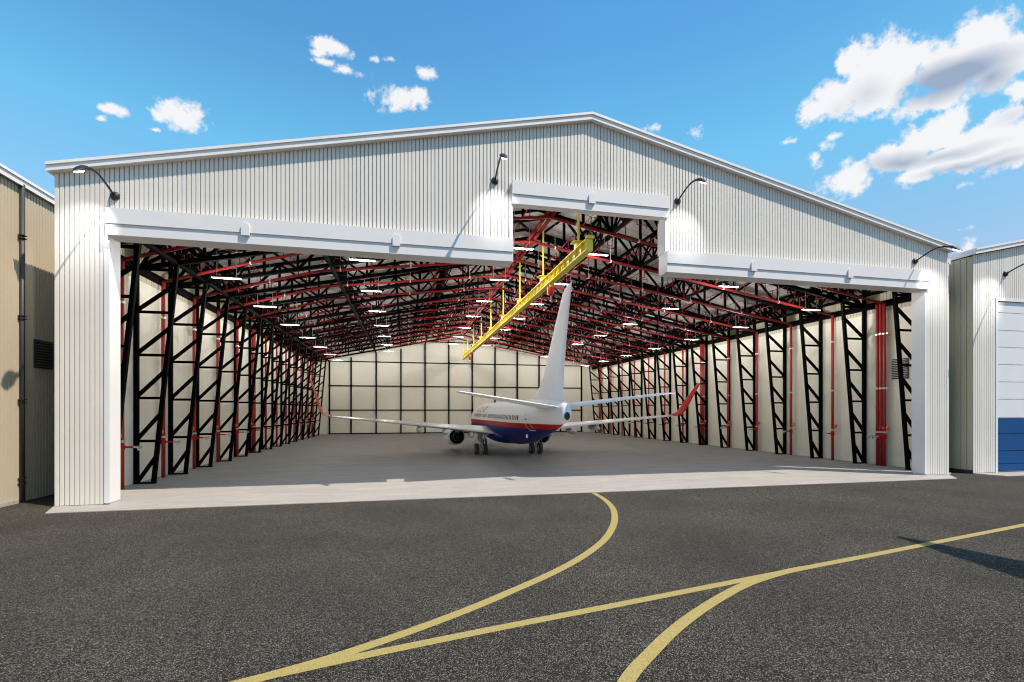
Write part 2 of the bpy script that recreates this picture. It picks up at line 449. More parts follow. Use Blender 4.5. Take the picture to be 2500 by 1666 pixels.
# roof trusses across the span
def make_truss():
    bm = bmesh.new()
    X0 = 10.5
    bar(bm, (-16.1, 0, zchord(-16.1)), (X0, 0, zchord(X0)), .24, .26); bar(bm, (X0, 0, zchord(X0)), (38.0, 0, zchord(38.0)), .24, .26)
    top = lambda x: zunder(x)-.2
    bar(bm, (-16.1, 0, top(-16.1)), (XC, 0, top(XC)), .2, .22); bar(bm, (XC, 0, top(XC)), (38.0, 0, top(38)), .2, .22)
    for s in (-1, 1):
        for k in range(6):
            xp = X0 + s*(2.285+4.57*k)
            if xp < -16 or xp > 38: continue
            bar(bm, (xp, 0, zchord(xp)), (xp, 0, top(xp)), .18, .19)
            for xn in (X0+s*4.57*k, X0+s*4.57*(k+1)):
                if xn < -15.9: xn = -15.9
                if xn > 37.9: xn = 37.9
                bar(bm, (xn, 0, zchord(xn)), (xp, 0, top(xp)), .15, .17)
            xn = X0+s*4.57*(k+1)
            if -15.9 < xn < 37.9: bar(bm, (xn, 0, zchord(xn)), (xn, 0, top(xn)), .15, .17)
    return bm
bm = make_truss(); tr0 = obj('roof_truss', bm, M['steel'], hangar)
tr0.location = Vector((0, ROWY[0], 0))-HO
for y in ROWY[1:]: sub(tr0, hangar, Vector((0, y, 0))-HO)
# lengthwise trusses tying the roof trusses together
def long_truss(x, dense=1):
    bm = bmesh.new(); zb, zt = zchord(x), zunder(x)-.25
    bar(bm, (x, ROWY[0]-.6, zb), (x, YB-.2, zb), .22, .22); bar(bm, (x, ROWY[0]-.6, zt), (x, YB-.2, zt), .18, .18)
    for y in ROWY[:-1]:
        h = 4.43/2
        bar(bm, (x, y+.05, zb), (x, y+h, zt), .14, .14); bar(bm, (x, y+h, zt), (x, y+4.38, zb), .14, .14)
        bar(bm, (x, y+h, zb), (x, y+h, zt), .12, .12)
        if dense: bar(bm, (x-.05, y+.05, zt), (x-.05, y+h, zb), .12, .12); bar(bm, (x-.05, y+h, zb), (x-.05, y+4.38, zt), .12, .12)
        # cross braces down to the neighbouring truss node
        bar(bm, (x, y, zb), (x-1.1, y, zunder(x-1.1)-.25), .12, .12); bar(bm, (x, y, zb), (x+1.1, y, zunder(x+1.1)-.25), .12, .12)
    hobj('lengthwise_truss', bm, M['steel'])
for x in (-5.5, 3.64, 15.07, 19.64, 26.5): long_truss(x)
for x in (-13.9, 35.7): long_truss(x, 1)
for x in (-16.1+.05, 38.0-.05):
    bm = bmesh.new(); box(bm, x-.14, x+.14, ROWY[0]-1.2, YB-.1, 12.95, 13.42); hobj('eave_beam', bm, M['steel'])
    bm = bmesh.new(); box(bm, x-.1, x+.1, ROWY[0]-1.2, YB-.1, 15.0, 15.2); hobj('eave_beam', bm, M['steel'])
    for y in ROWY[:-1]: pass
# ------------------------------------------------------------------ sprinkler pipes
ORD = ['first', 'second', 'third', 'fourth', 'fifth', 'sixth', 'seventh', 'eighth', 'ninth', 'tenth', 'eleventh', 'twelfth', 'thirteenth', 'fourteenth']
PIPEY = [31.9+4.87*k for k in range(13)]
RPTS = [(-15.86, 13.12), (-13.3, 13.9), (-9.8, 14.95), (-6.8, 15.75), (9.6, 17.72), (12.9, 17.1), (20.6, 15.9), (37.7, 13.12)]
def zrun(x):
    for (a, za), (b, zb) in zip(RPTS, RPTS[1:]):
        if a <= x <= b: return za+(zb-za)*(x-a)/(b-a)
    return 13.1
branch0 = hang0 = None
def make_riser(s):
    """vertical pipe at a wall with its clamps, valve wheel and hose outlet; origin on the floor"""
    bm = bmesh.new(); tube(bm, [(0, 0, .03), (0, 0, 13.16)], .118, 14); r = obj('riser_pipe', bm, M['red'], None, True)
    bm = bmesh.new(); lathe(bm, [(-.07, .15), (.07, .15)], (0, 0, 0), 'z', 12); box(bm, -.03, .03, -.30, -.12, -.05, .05)
    c0 = obj('pipe_clamp', bm, M['chrome'], r); c0.location = (0, 0, 2.75)
    sub(c0, r, (0, 0, 6.3)); sub(c0, r, (0, 0, 10.7))
    bm = bmesh.new(); lathe(bm, [(-.05, .05), (-.05, .15), (.05, .15), (.05, .05)], (0, -.30, 3.1), 'y', 14); tube(bm, [(0, -.1, 3.1), (0, -.33, 3.1)], .03, 8)
    obj('valve_wheel', bm, M['orange'], r)
    bm = bmesh.new(); tube(bm, [(0, 0, 2.42), (-s*.62, 0, 2.42)], .055, 8); lathe(bm, [(-.14, .155), (.14, .155)], (0, 0, 2.42), 'z', 12)
    obj('outlet_branch', bm, M['planered'], r)
    bm = bmesh.new(); tube(bm, [(-s*.60, 0, 2.42), (-s*.95, 0, 2.42)], .06, 8); tube(bm, [(-s*.78, 0, 2.42), (-s*.86, 0, 2.22)], .05, 8); lathe(bm, [(-.03, .09), (.03, .09)], (-s*.98, 0, 2.42), 'x', 10)
    obj('hose_outlet', bm, M['chrome'], r)
    return r
riser0 = {-1: make_riser(-1), 1: make_riser(1)}; used = set()
for k, y in enumerate(PIPEY):
    t = tag(empty('sprinkler_pipe_run', (XC, y, 0)), f'red sprinkler pipe arching wall to wall, {ORD[k]} from the hangar doorway', 'sprinkler pipe', 'red sprinkler pipe runs crossing the hangar')
    for s, x in ((-1, -15.86-XC), (1, 37.7-XC)):
        n = 3 if (k in (5, 12) or (k == 0 and s > 0)) else 1
        for j in range(n):
            if s in used: r = copy_tree(riser0[s], t)
            else: r = riser0[s]; r.parent = t; used.add(s)
            r.location = (x, .30*j, 0)
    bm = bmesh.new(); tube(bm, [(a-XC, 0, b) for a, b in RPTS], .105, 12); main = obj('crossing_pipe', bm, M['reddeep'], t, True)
    # thin stepped branch pipes with sprinkler heads, and hanger wires
    if branch0 is None:
        bm = bmesh.new()
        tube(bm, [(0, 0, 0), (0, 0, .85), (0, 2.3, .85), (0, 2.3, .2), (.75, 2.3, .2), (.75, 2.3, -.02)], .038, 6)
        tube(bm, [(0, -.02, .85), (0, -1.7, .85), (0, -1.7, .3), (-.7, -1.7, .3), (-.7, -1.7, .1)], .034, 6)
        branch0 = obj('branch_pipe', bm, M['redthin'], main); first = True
        bm = bmesh.new(); tube(bm, [(0, 0, .1), (0, 0, 2.3)], .012, 5); lathe(bm, [(-.05, .13), (.05, .13)], (0, 0, 0), 'x', 12)
        hang0 = obj('pipe_hanger', bm, M['wire'], main)
    for i, x in enumerate((-13.6, -11.2, -8.4, -5.6, -2.8, 0, 2.8, 5.6, 8.2, 12.6, 15.2, 17.8, 20.4, 23.1, 25.8, 28.6, 31.4, 34.2)):
        o = branch0 if (k == 0 and i == 0) else sub(branch0, main)
        o.location = (x-XC, 0, zrun(x)); o.scale = (1 if x < XC else -1, 1, 1)
    for i, x in enumerate((-10.5, -5.2, .4, 6, 11.5, 16.2, 21.5, 26.5, 32.)):
        o = hang0 if (k == 0 and i == 0) else sub(hang0, main)
        o.location = (x-XC, 0, zrun(x))
for j, x in enumerate((9.42, 9.84)):
    bm = bmesh.new(); tube(bm, [(0, 0, 0), (0, 62.5, 0)], .13, 12)
    o = obj('ridge_pipe', bm, M['reddeep'], None, True); o.location = (x, 28.4, 17.93)
    tag(o, ('left' if j == 0 else 'right')+' one of the two parallel red pipes running under the ridge into the hangar', 'pipe', 'twin red pipes under the ridge')

# ------------------------------------------------------------------ suspended tube lights
FX = [(-11.4, 13.12), (-2.92, 14.85), (8.38, 16.45), (14.28, 16.4), (25.65, 14.58), (33.6, 13.03)]
fx0 = None
COLN = ['leftmost', 'second from left', 'third from left', 'fourth from left', 'fifth from left', 'rightmost']
for r in range(7):
    for c, (x, z) in enumerate(FX):
        y = 34.9+8.86*r
        zt = zunder(x)-.3-z
        if fx0 is None:
            t = empty('suspended_tube_light'); fx0 = t
            bm = bmesh.new(); box(bm, -.88, .88, -.15, .15, .012, .05); obj('housing', bm, M['housing'], t)
            bm = bmesh.new(); box(bm, -.85, .85, -.13, .13, -.012, .010); obj('light_tube', bm, M['tube'], t)
            for sx in (-.58, .58):
                bm = bmesh.new(); tube(bm, [(sx, 0, .05), (sx, 0, 1.)], .016, 5); obj('suspension_wire', bm, M['wire'], t)
            la = bpy.data.lights.new('tube_glow', 'POINT'); la.shadow_soft_size = .16; la.energy = 420; la.color = (1, .975, .94)
            # wide 'batwing' distribution of the luminaire: strongest sideways, weak straight down
            la.use_nodes = True; ln = la.node_tree; em = ln.nodes['Emission']
            ltc = ln.nodes.new('ShaderNodeTexCoord'); lsx = ln.nodes.new('ShaderNodeSeparateXYZ'); ln.links.new(ltc.outputs['Normal'], lsx.inputs[0])
            lmr = ln.nodes.new('ShaderNodeMapRange'); lmr.inputs[1].default_value = -1; lmr.inputs[2].default_value = -.15; lmr.inputs[3].default_value = .12; lmr.inputs[4].default_value = 1.0
            ln.links.new(lsx.outputs['Z'], lmr.inputs[0]); ln.links.new(lmr.outputs[0], em.inputs['Strength'])
            lo = bpy.data.objects.new('tube_glow', la); COL.objects.link(lo); lo.parent = t; lo.location = (0, 0, -.22)
        else:
            t = copy_tree(fx0)
        t.location = (x, y, z)
        for ch in t.children:
            if ch.name.startswith('suspension_wire'): ch.scale = (1, 1, zt)
        tag(t, f'white suspended tube light, {ORD[r]} row in from the doorway, {COLN[c]} of its row', 'ceiling light', 'white tube lights hanging on wires from the roof')

# ------------------------------------------------------------------ yellow crane runway
crane = tag(empty('crane_runway', (10.9, 27.9, 14.25)), 'long yellow perforated crane beam hung on yellow rods under the ridge', 'crane beam')
L0 = 66.
bm = bmesh.new()
box(bm, -.24, .24, 0, L0, 0, .07); box(bm, -.24, .24, 0, L0, .66, .72)
# web with square holes: strips between the holes
y = 0
while y < L0:
    y2 = min(y+1.15, L0)
    box(bm, -.03, .03, y, y2, .072, .30); box(bm, -.03, .03, y, y2, .45, .658)
    box(bm, -.03, .03, y, y+.40, .302, .448); box(bm, -.03, .03, y+.56, y2, .302, .448)
    box(bm, -.2, -.032, y+.9, y+.92, .072, .658); box(bm, .032, .2, y+.9, y+.92, .072, .658)
    y = y2
obj('beam', bm, M['yellow'], crane)
bm = bmesh.new(); box(bm, -.20, .22, -.05, -.004, -.02, .70); box(bm, -.24, .26, -.2, -.004, .705, .86); obj('end_plate', bm, M['yellow'], crane)
h0 = None
for j in range(9):
    y = [1.9, 10.17, 18.44, 26.7, 34.97, 43.2, 51.5, 59.8, 65.2][j]
    if h0 is None:
        bm = bmesh.new(); tube(bm, [(0, 0, 1.16), (0, 0, 6.2)], .075, 10)
        box(bm, -.22, .22, -.25, .25, .725, 1.08); box(bm, -.42, .34, -.36, .36, 1.082, 1.13)
        h0 = obj('hanger_rod', bm, M['yellow'], crane, False); h0.location = (0, y, 0)
    else: sub(h0, crane, (0, y, 0))
def hoist(loc, label):
    t = tag(empty('chain_hoist', loc), label, 'hoist', 'red hoists under the yellow crane beam')
    bm = bmesh.new()
    lathe(bm, [(-.42, .08), (-.36, .2), (-.15, .30), (.12, .32), (.3, .24), (.40, .12)], (0, 0, -.62), 'z', 16)
    box(bm, -.16, .16, -.38, .38, -.72, -.35)
    obj('hoist_body', bm, M['hoistred'], t, False)
    bm = bmesh.new(); box(bm, -.1, .1, -.15, .15, -.25, -.003); box(bm, -.335, -.26, -.09, .09, -.95, -.25); obj('trolley', bm, M['yellow'], t)
    bm = bmesh.new(); tube(bm, [(0, 0, -1.03), (0, 0, -1.22), (.0, .06, -1.30), (0, .10, -1.40), (0, .04, -1.48), (0, -.06, -1.46), (0, -.09, -1.38)], .032, 8); lathe(bm, [(-.05, .07), (.06, .07)], (0, 0, -1.12), 'z', 10)
    obj('hook', bm, M['chrome'], t)
    t.scale = (.85, .85, .9)
    return t
hoist((10.9, 35.9, 14.245), 'red chain hoist with a steel hook hanging from the near part of the yellow beam')
hoist((10.9, 84.6, 14.245), 'small distant red chain hoist at the far end of the yellow beam')

# ------------------------------------------------------------------ wall lamps
def make_lamp():
    t = empty('wall_lamp')
    bm = bmesh.new(); lathe(bm, [(-.14, .06), (-.12, .15), (-.05, .20), (0, .21)], (0, 0, 0), 'y', 24); obj('wall_plate', bm, M['lampblack'], t, True)
    pts = [(0, -.08, 0), (0, -.30, .10), (0, -.7, .27), (0, -1.1, .40), (0, -1.5, .46), (0, -1.86, .42), (0, -2.1, .33)]
    bm = bmesh.new(); tube(bm, pts, [.05, .048, .046, .046, .05, .06, .07], 12); obj('arm', bm, M['lampblack'], t, True)
    bm = bmesh.new(); rings = []
    for i, (y, z, w, h) in enumerate([(-2.0, .37, .06, .05), (-2.2, .29, .15, .10), (-2.4, .17, .20, .14), (-2.62, .03, .19, .12), (-2.82, -.11, .12, .07), (-2.93, -.18, .04, .03)]):
        ring = []
        for k in range(16):
            a = 2*math.pi*k/16; s = math.sin(a)
            ring.append(bm.verts.new((w*math.cos(a), y, z + h*(s if s > 0 else s*.55))))
        rings.append(ring)
    for a, b in zip(rings, rings[1:]):
        for k in range(16): bm.faces.new((a[k], a[(k+1) % 16], b[(k+1) % 16], b[k]))
    bm.faces.new(rings[0]); bm.faces.new(rings[-1][::-1]); obj('lamp_head', bm, M['lampblack'], t, True)
    bm = bmesh.new(); vs = []
    for k in range(16):
        a = 2*math.pi*k/16; yy = -2.62+.24*math.sin(a); vs.append(bm.verts.new((.14*math.cos(a), yy, -.05+(-yy-2.62)*-.62)))
    f = bm.faces.new(vs); r = bmesh.ops.extrude_face_region(bm, geom=[f]); bmesh.ops.translate(bm, verts=[v for v in r['geom'] if isinstance(v, bmesh.types.BMVert)], vec=(0, 0, -.05))
    obj('lens', bm, M['lens'], t)
    sp = bpy.data.lights.new('lamp_beam', 'SPOT'); sp.energy = 500; sp.spot_size = R(62); sp.spot_blend = 1.0; sp.color = (1, 1, 1); sp.shadow_soft_size = .08
    so = bpy.data.objects.new('lamp_beam', sp); COL.objects.link(so); so.parent = t; so.location = (0, -2.60, -.2)
    return t
def aim(lamp, dx):
    for ch in lamp.children:
        if ch.type == 'LIGHT':
            d = Vector((dx, 2.6, -1.75)); ch.rotation_euler = d.to_track_quat('-Z', 'Y').to_euler()
lamp0 = make_lamp()
specs = [((-13.6, YF-.005, 14.78), -1.2, 'black curved wall lamp at the left end of the hangar front'),
         ((4.86, YF-.005, 17.36), .1, 'black curved wall lamp just left of the notch in the doorway'),
         ((16.16, YF-.005, 17.26), .2, 'black curved wall lamp just right of the notch in the doorway'),
         ((34.22, YF-.005, 14.77), 1.3, 'black curved wall lamp at the right end of the main hangar front'),
         ((42.4, YF-.005, 14.4), -1.6, 'black wall lamp on the neighbouring building above the blue and white door')]
for i, (p, dx, lab) in enumerate(specs):
    l = lamp0 if i == 0 else copy_tree(lamp0)
    l.location = p; aim(l, dx); tag(l, lab, 'wall lamp', 'black curved lamps along the hangar fronts')

# ------------------------------------------------------------------ left neighbour
lb = tag(empty('neighbouring_building', (-30, 55, 0)), 'tan ribbed metal building with a dark downpipe at the left edge', 'building')
def lobj(name, bm, m, parent, o, smooth=False):
    bmesh.ops.translate(bm, verts=bm.verts[:], vec=-Vector(o)); return obj(name, bm, m, parent, smooth)
O = (-30, 55, 0)
bm = bmesh.new(); prism(bm, [(-18.56, .1), (-18.56, 15.5), (-30, 17.9), (-41.4, 15.5), (-41.4, .1)], 'y', 18, 95); w = lobj('wall', bm, M['tan'], lb, O)
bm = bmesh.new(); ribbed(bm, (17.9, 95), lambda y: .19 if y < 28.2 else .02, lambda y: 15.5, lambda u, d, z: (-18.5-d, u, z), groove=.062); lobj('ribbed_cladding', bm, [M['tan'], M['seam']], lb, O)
bm = bmesh.new(); prism(bm, [(-18.30, 15.5), (-18.30, 15.78), (-30, 18.3), (-41.6, 15.78), (-41.6, 15.5), (-30, 18.0)], 'y', 17.7, 95.3)
prism(bm, [(-18.24, 15.782), (-18.24, 15.92), (-30, 18.45), (-41.7, 15.92), (-41.7, 15.782), (-30, 18.31)], 'y', 17.6, 95.4); lobj('roof', bm, M['roofsheet'], lb, O)
bm = bmesh.new(); tube(bm, [(-18.37, 28.42, .05), (-18.37, 28.42, 15.6)], .095, 12)
dp = lobj('downpipe', bm, M['pipedark'], lb, O, True)
for z in (.95, 1.2, 4.9, 5.05, 9.0, 9.15, 12.95, 13.1):
    bm = bmesh.new(); box(bm, -18.5, -18.25, 28.30, 28.54, z-.02, z+.02); lobj('pipe_bracket', bm, M['lampblack'], dp, O)
bm = bmesh.new(); box(bm, -18.498, -18.42, 29.35, 30.6, 6.7, 8.15); v = lobj('louvre_vent', bm, M['louver'], lb, O)
bm = bmesh.new()
for k in range(10): bar(bm, (-18.39, 29.4, 6.8+k*.138), (-18.39, 30.55, 6.8+k*.138), .10, .03)
lobj('slats', bm, M['slat'], v, O)

# ------------------------------------------------------------------ right neighbour
rb = tag(empty('neighbouring_building', (66, YF, 0)), 'grey ribbed metal building with a tall white and blue sectional door at the right edge', 'building')
O = (66, YF, 0); XA = 39.43
zr2 = lambda x: 15.55 + .2165*(66-XA) - .2165*abs(x-66)
bm = bmesh.new(); prism(bm, [(XA+.05, .03), (XA+.05, zr2(XA)), (66, zr2(66)), (92.5, zr2(92.5)), (92.5, .03)], 'y', YF+.3, 92); lobj('wall', bm, M['sheet'], rb, O)
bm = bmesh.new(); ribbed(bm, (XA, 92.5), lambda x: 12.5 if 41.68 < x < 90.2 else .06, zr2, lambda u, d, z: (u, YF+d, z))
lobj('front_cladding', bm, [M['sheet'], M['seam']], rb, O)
bm = bmesh.new(); ribbed(bm, (YF+.02, 92), lambda y: .25, lambda y: 15.5, lambda u, d, z: (XA+d, u, z), rib=.42); lobj('side_cladding', bm, [M['tanliner'], M['seam']], rb, O)
bm = bmesh.new(); box(bm, XA-.06, XA+.04, YF+.05, 92, .02, .25); lobj('base_flashing', bm, M['pipedark'], rb, O)
bm = bmesh.new(); box(bm, 41.5, 41.68, YF-.03, YF+.35, .03, 12.6); box(bm, 41.5, 90.4, YF-.035, YF+.34, 12.42, 12.62); lobj('door_frame', bm, M['trim'], rb, O)
zs = [.14, .64, 1.57, 2.82, 3.97, 5.31, 6.58, 7.84, 9.09, 10.32, 11.59, 12.41]
for a, b in zip(zs, zs[1:]):
    bm = bmesh.new(); box(bm, 41.69, 90.1, YF+.08, YF+.2, a+.035, b-.02); box(bm, 41.69, 90.1, YF+.13, YF+.2, a-.018, a+.034)
    lobj('door_panel', bm, M['doorblue'] if a < 3.9 else M['doorwhite'], rb, O)
bm = bmesh.new()
for z0, z1, o in ((0, .26, .30), (.262, .40, .36)):
    prism(bm, [(XA-.2, zr2(XA)+z0), (XA-.2, zr2(XA)+z1), (66, zr2(66)+z1), (66, zr2(66)+z0)], 'y', YF-o, 92.2+o)
    prism(bm, [(66, zr2(66)+z0), (66, zr2(66)+z1), (92.8, zr2(92.8)+z1), (92.8, zr2(92.8)+z0)], 'y', YF-o, 92.2+o)
lobj('roof', bm, M['roofsheet'], rb, O)

# ------------------------------------------------------------------ airliner
# local frame: x right, y forward (nose), z up, origin on the ground under station 20
def make_airliner(name):
    t = empty(name)
    S = lambda s: 20.0-s
    secs = [(0, 2.76, 2.66, .05), (.4, 3.15, 2.15, .5), (1, 3.6, 1.85, .85), (2, 4.35, 1.6, 1.3), (3, 4.92, 1.46, 1.6), (4.5, 5.27, 1.38, 1.82), (6, 5.37, 1.35, 1.88), (9, 5.38, 1.34, 1.88), (14, 5.38, 1.34, 1.88), (20, 5.38, 1.34, 1.88),
            (25, 5.38, 1.38, 1.88), (27, 5.38, 1.55, 1.87), (29, 5.38, 1.86, 1.80), (31, 5.37, 2.24, 1.66), (33, 5.34, 2.66, 1.42), (35, 5.27, 3.10, 1.10), (36.5, 5.18, 3.45, .80), (37.4, 5.10, 3.60, .56), (37.9, 5.03, 3.70, .42), (38.15, 4.92, 3.78, .34), (38.22, 4.78, 3.83, .27)]
    def half(s):
        for a, b in zip(secs, secs[1:]):
            if a[0] <= s <= b[0]:
                f = (s-a[0])/(b[0]-a[0]); return [a[i]+(b[i]-a[i])*f for i in (1, 2, 3)]
        return secs[-1][1:]
    def surf(s, z, side, off=0):
        zt, zb, w = half(s); zc = (zt+zb)/2; hh = (zt-zb)/2
        q = max(0, 1-((z-zc)/hh)**2)**.5
        return Vector((side*(w*q+off), S(s), z))
    bm = bmesh.new(); N = 48; rings = []
    for s, zt, zb, w in secs:
        zc, hh = (zt+zb)/2, (zt-zb)/2
        rings.append([bm.verts.new((w*math.cos(2*math.pi*k/N), S(s), zc+hh*math.sin(2*math.pi*k/N))) for k in range(N)])
    for a, b in zip(rings, rings[1:]):
        for k in range(N): bm.faces.new((a[k], a[(k+1) % N], b[(k+1) % N], b[k]))
    bm.faces.new(rings[0]); bm.faces.new(rings[-1][::-1])
    fus = obj('fuselage', bm, M['livery'], t, True)
    bm = bmesh.new(); lathe(bm, [(0, .19), (.06, .19)], (0, S(38.29), 4.12), 'y', 24)
    for v in bm.verts: v.co.z = 4.12+(v.co.z-4.12)*1.35
    obj('tail_exhaust', bm, M['dark'], fus)
    # belly fairing
    bm = bmesh.new(); rings = []
    for i in range(13):
        f = i/12; s = 12.3+13.2*f; k = math.sin(math.pi*min(max(f, .0), 1))**.45 if 0 < f < 1 else .02
        rings.append([bm.verts.new(((1.98*k)*math.cos(2*math.pi*j/32), S(s), 1.95+(.80*k)*math.sin(2*math.pi*j/32))) for j in range(32)])
    for a, b in zip(rings, rings[1:]):
        for k in range(32): bm.faces.new((a[k], a[(k+1) % 32], b[(k+1) % 32], b[k]))
    obj('belly_fairing', bm, M['blue'], fus, True)
    # lifting surfaces
    foil = [(0, 0), (.02, .25), (.08, .5), (.2, .62), (.4, .62), (.6, .46), (.8, .25), (1, .03)]
    def loft(bm, secs, th):
        """secs: (leading-edge point, chord, normal, thickness ratio)"""
        rings = []
        for p, c, n, r in secs:
            p = Vector(p); n = Vector(n).normalized(); ring = []
            for u, v in foil: ring.append(bm.verts.new(p + Vector((0, -u*c, 0)) + n*v*c*r))
            for u, v in foil[-1:0:-1]: ring.append(bm.verts.new(p + Vector((0, -u*c, 0)) - n*v*c*r*.6))
            rings.append(ring)
        m = len(rings[0])
        for a, b in zip(rings, rings[1:]):
            for k in range(m): bm.faces.new((a[k], a[(k+1) % m], b[(k+1) % m], b[k]))
        bm.faces.new(rings[0]); bm.faces.new(rings[-1][::-1])
    def fairing(bm, x, s0, s1, z, r, droop=.2):
        rings = []
        for i in range(11):
            f = i/10; k = max(.04, math.sin(math.pi*f)**.6)
            rings.append([bm.verts.new((x+r*k*math.cos(2*math.pi*j/16), S(s0+(s1-s0)*f), z-droop*f+r*1.15*k*math.sin(2*math.pi*j/16))) for j in range(16)])
        for a, b in zip(rings, rings[1:]):
            for k in range(16): bm.faces.new((a[k], a[(k+1) % 16], b[(k+1) % 16], b[k]))
        bm.faces.new(rings[0]); bm.faces.new(rings[-1][::-1])
    for sd in (-1, 1):
        n = (-sd*.1, 0, 1)
        bm = bmesh.new()
        loft(bm, [((sd*1.4, S(13.2), 2.15), 8.0, n, .13), ((sd*1.9, S(13.7), 2.22), 7.7, n, .12), ((sd*5.8, S(15.75), 2.68), 5.0, n, .11), ((sd*11, S(18.45), 3.28), 3.45, n, .10), ((sd*16.7, S(21.4), 3.90), 1.8, n, .10)], 0)
        wg = obj('wing', bm, M['wing'], t, True)
        bm = bmesh.new()
        loft(bm, [((sd*16.68, S(21.38), 3.90), 1.83, n, .10), ((sd*17.15, S(21.75), 4.02), 1.7, (-sd*.35, 0, 1), .09), ((sd*17.45, S(22.3), 4.32), 1.5, (-sd*1, 0, .6), .09),
                  ((sd*17.6, S(22.8), 4.85), 1.35, (-1*sd, 0, .2), .08), ((sd*17.75, S(23.7), 5.8), 1.1, (-1*sd, 0, .12), .08), ((sd*17.95, S(25.0), 7.0), .65, (-1*sd, 0, .1), .08), ((sd*17.97, S(25.3), 7.15), .4, (-1*sd, 0, .1), .08)], 0)
        obj('winglet', bm, M['planered'], wg, True)
        for fx_, z in ((3.95, 2.35), (6.5, 2.62), (9.0, 2.92)):
            bm = bmesh.new(); fairing(bm, sd*fx_, 18.6, 22.0 if fx_ < 5 else 22.2, z-.22, .25, .10); obj('flap_fairing', bm, M['wing'], wg, True)
        # engine
        bm = bmesh.new(); c = (sd*4.83, 0, 1.62)
        yy = lambda s: S(s)
        lathe(bm, [(yy(10.75), .80), (yy(10.6), .86), (yy(10.62), .94), (yy(11.1), 1.04), (yy(12.3), 1.08), (yy(13.6), 1.04), (yy(14.9), .93), (yy(15.7), .82), (yy(15.7), .78), (yy(14.9), .82), (yy(14.2), .82)], c, 'y', 40, False)
        en = obj('engine', bm, M['white'], t, True)
        bm = bmesh.new(); lathe(bm, [(yy(14.2), .80), (yy(15.5), .765), (yy(15.5), .74), (yy(14.25), .76), (yy(14.25), .02)], c, 'y', 36, False); lathe(bm, [(yy(10.8), .02), (yy(11.2), .78), (yy(11.25), .78), (yy(11.25), .02)], c, 'y', 36, False); obj('exhaust_duct', bm, M['dark'], en, True)
        bm = bmesh.new(); lathe(bm, [(yy(14.3), .56), (yy(15.4), .52), (yy(16.2), .42), (yy(16.2), .38), (yy(15.6), .36), (yy(15.6), .02)], c, 'y', 32, False); lathe(bm, [(yy(15.6), .22), (yy(16.2), .18), (yy(16.7), .02)], c, 'y', 24, True); obj('core_nozzle', bm, M['titan'], en, True)
        bm = bmesh.new()
        prism(bm, [(yy(11.9), 2.55), (yy(13.6), 2.72), (yy(16.4), 2.75), (yy(17.6), 2.45), (yy(16.3), 2.12), (yy(15.4), 2.10), (yy(14.6), 2.3), (yy(12.3), 2.55)], 'x', sd*4.83-.17, sd*4.83+.17); obj('pylon', bm, M['wing'], en)
        # stabiliser
        bm = bmesh.new(); n2 = (-sd*.12, 0, 1)
        loft(bm, [((sd*.5, S(33.9), 4.72), 4.1, n2, .09), ((sd*1.2, S(34.3), 4.82), 3.7, n2, .09), ((sd*6.9, S(37.7), 5.60), 1.55, n2, .09), ((sd*7.22, S(38.15), 5.64), 1.1, n2, .07)], 0)
        obj('stabiliser', bm, M['white'], t, True)
        # main landing gear
        bm = bmesh.new(); x = sd*2.86
        tube(bm, [(x, 0.1, .56), (x, .1, 1.35)], .095, 12); tube(bm, [(x, .1, 1.3), (x, .1, 2.5)], .15, 12)
        tube(bm, [(x-.62*1, .1, .56), (x+.62*1, .1, .56)], .07, 10)
        tube(bm, [(x, .1, 1.35), (x-sd*.95, .1, 2.25)], .06, 8); tube(bm, [(x, .15, 1.2), (x-sd*.1, -.55, 2.2)], .05, 8); tube(bm, [(x+sd*.05, .1, 2.2), (x+sd*.75, .1, 1.15)], .03, 8)
        tube(bm, [(x, -.08, .9), (x, -.32, 1.15), (x, -.08, 1.4)], .04, 8)
        gr = obj('main_landing_gear', bm, M['gear'], t, False)
        bm = bmesh.new(); box(bm, x+sd*.22, x+sd*.26, -.45, .5, 1.35, 2.35); obj('gear_door', bm, M['wing'], gr)
        for dx in (-.43, .43):
            bm = bmesh.new(); lathe(bm, [(-.17, .36), (-.20, .44), (-.19, .52), (-.12, .56), (.12, .56), (.19, .52), (.20, .44), (.17, .36)], (x+dx, .1, .565+.03), 'x', 32, True)
            wh = obj('wheel', bm, M['tyre'], gr, True)
            bm = bmesh.new(); lathe(bm, [(-.178, .05), (-.178, .33), (-.13, .35), (.13, .35), (.178, .33), (.178, .05)], (x+dx, .1, .595), 'x', 24, True); obj('rim', bm, M['gear'], wh)
    # nose gear
    bm = bmesh.new(); y = S(4.3); tube(bm, [(0, y, .35), (0, y, 1.6)], .08, 10); tube(bm, [(-.3, y, .37), (.3, y, .37)], .05, 8); ng = obj('nose_landing_gear', bm, M['gear'], t)
    for dx in (-.2, .2):
        bm = bmesh.new(); lathe(bm, [(-.09, .2), (-.1, .28), (-.06, .34), (.06, .34), (.1, .28), (.09, .2)], (dx, y, .37), 'x', 24, True); obj('wheel', bm, M['tyre'], ng, True)
    # fin
    bm = bmesh.new(); rings = []
    for z, le, te, th in [(4.9, 28.3, 37.35, .30), (5.38, 29.1, 37.4, .26), (5.75, 30.3, 37.43, .24), (6.1, 31.3, 37.47, .22), (6.43, 32.05, 37.52, .21), (7.0, 32.8, 37.62, .20), (7.65, 33.4, 37.75, .19), (9.6, 35.1, 38.25, .15), (11.7, 36.95, 38.9, .10), (12.2, 37.4, 39.05, .08), (12.42, 37.75, 39.12, .06), (12.55, 38.3, 39.17, .04), (12.6, 38.8, 39.18, .015)]:
        c = te-le; ring = []
        for u, v in foil: ring.append(bm.verts.new((v/.62*th, S(le+u*c), z)))
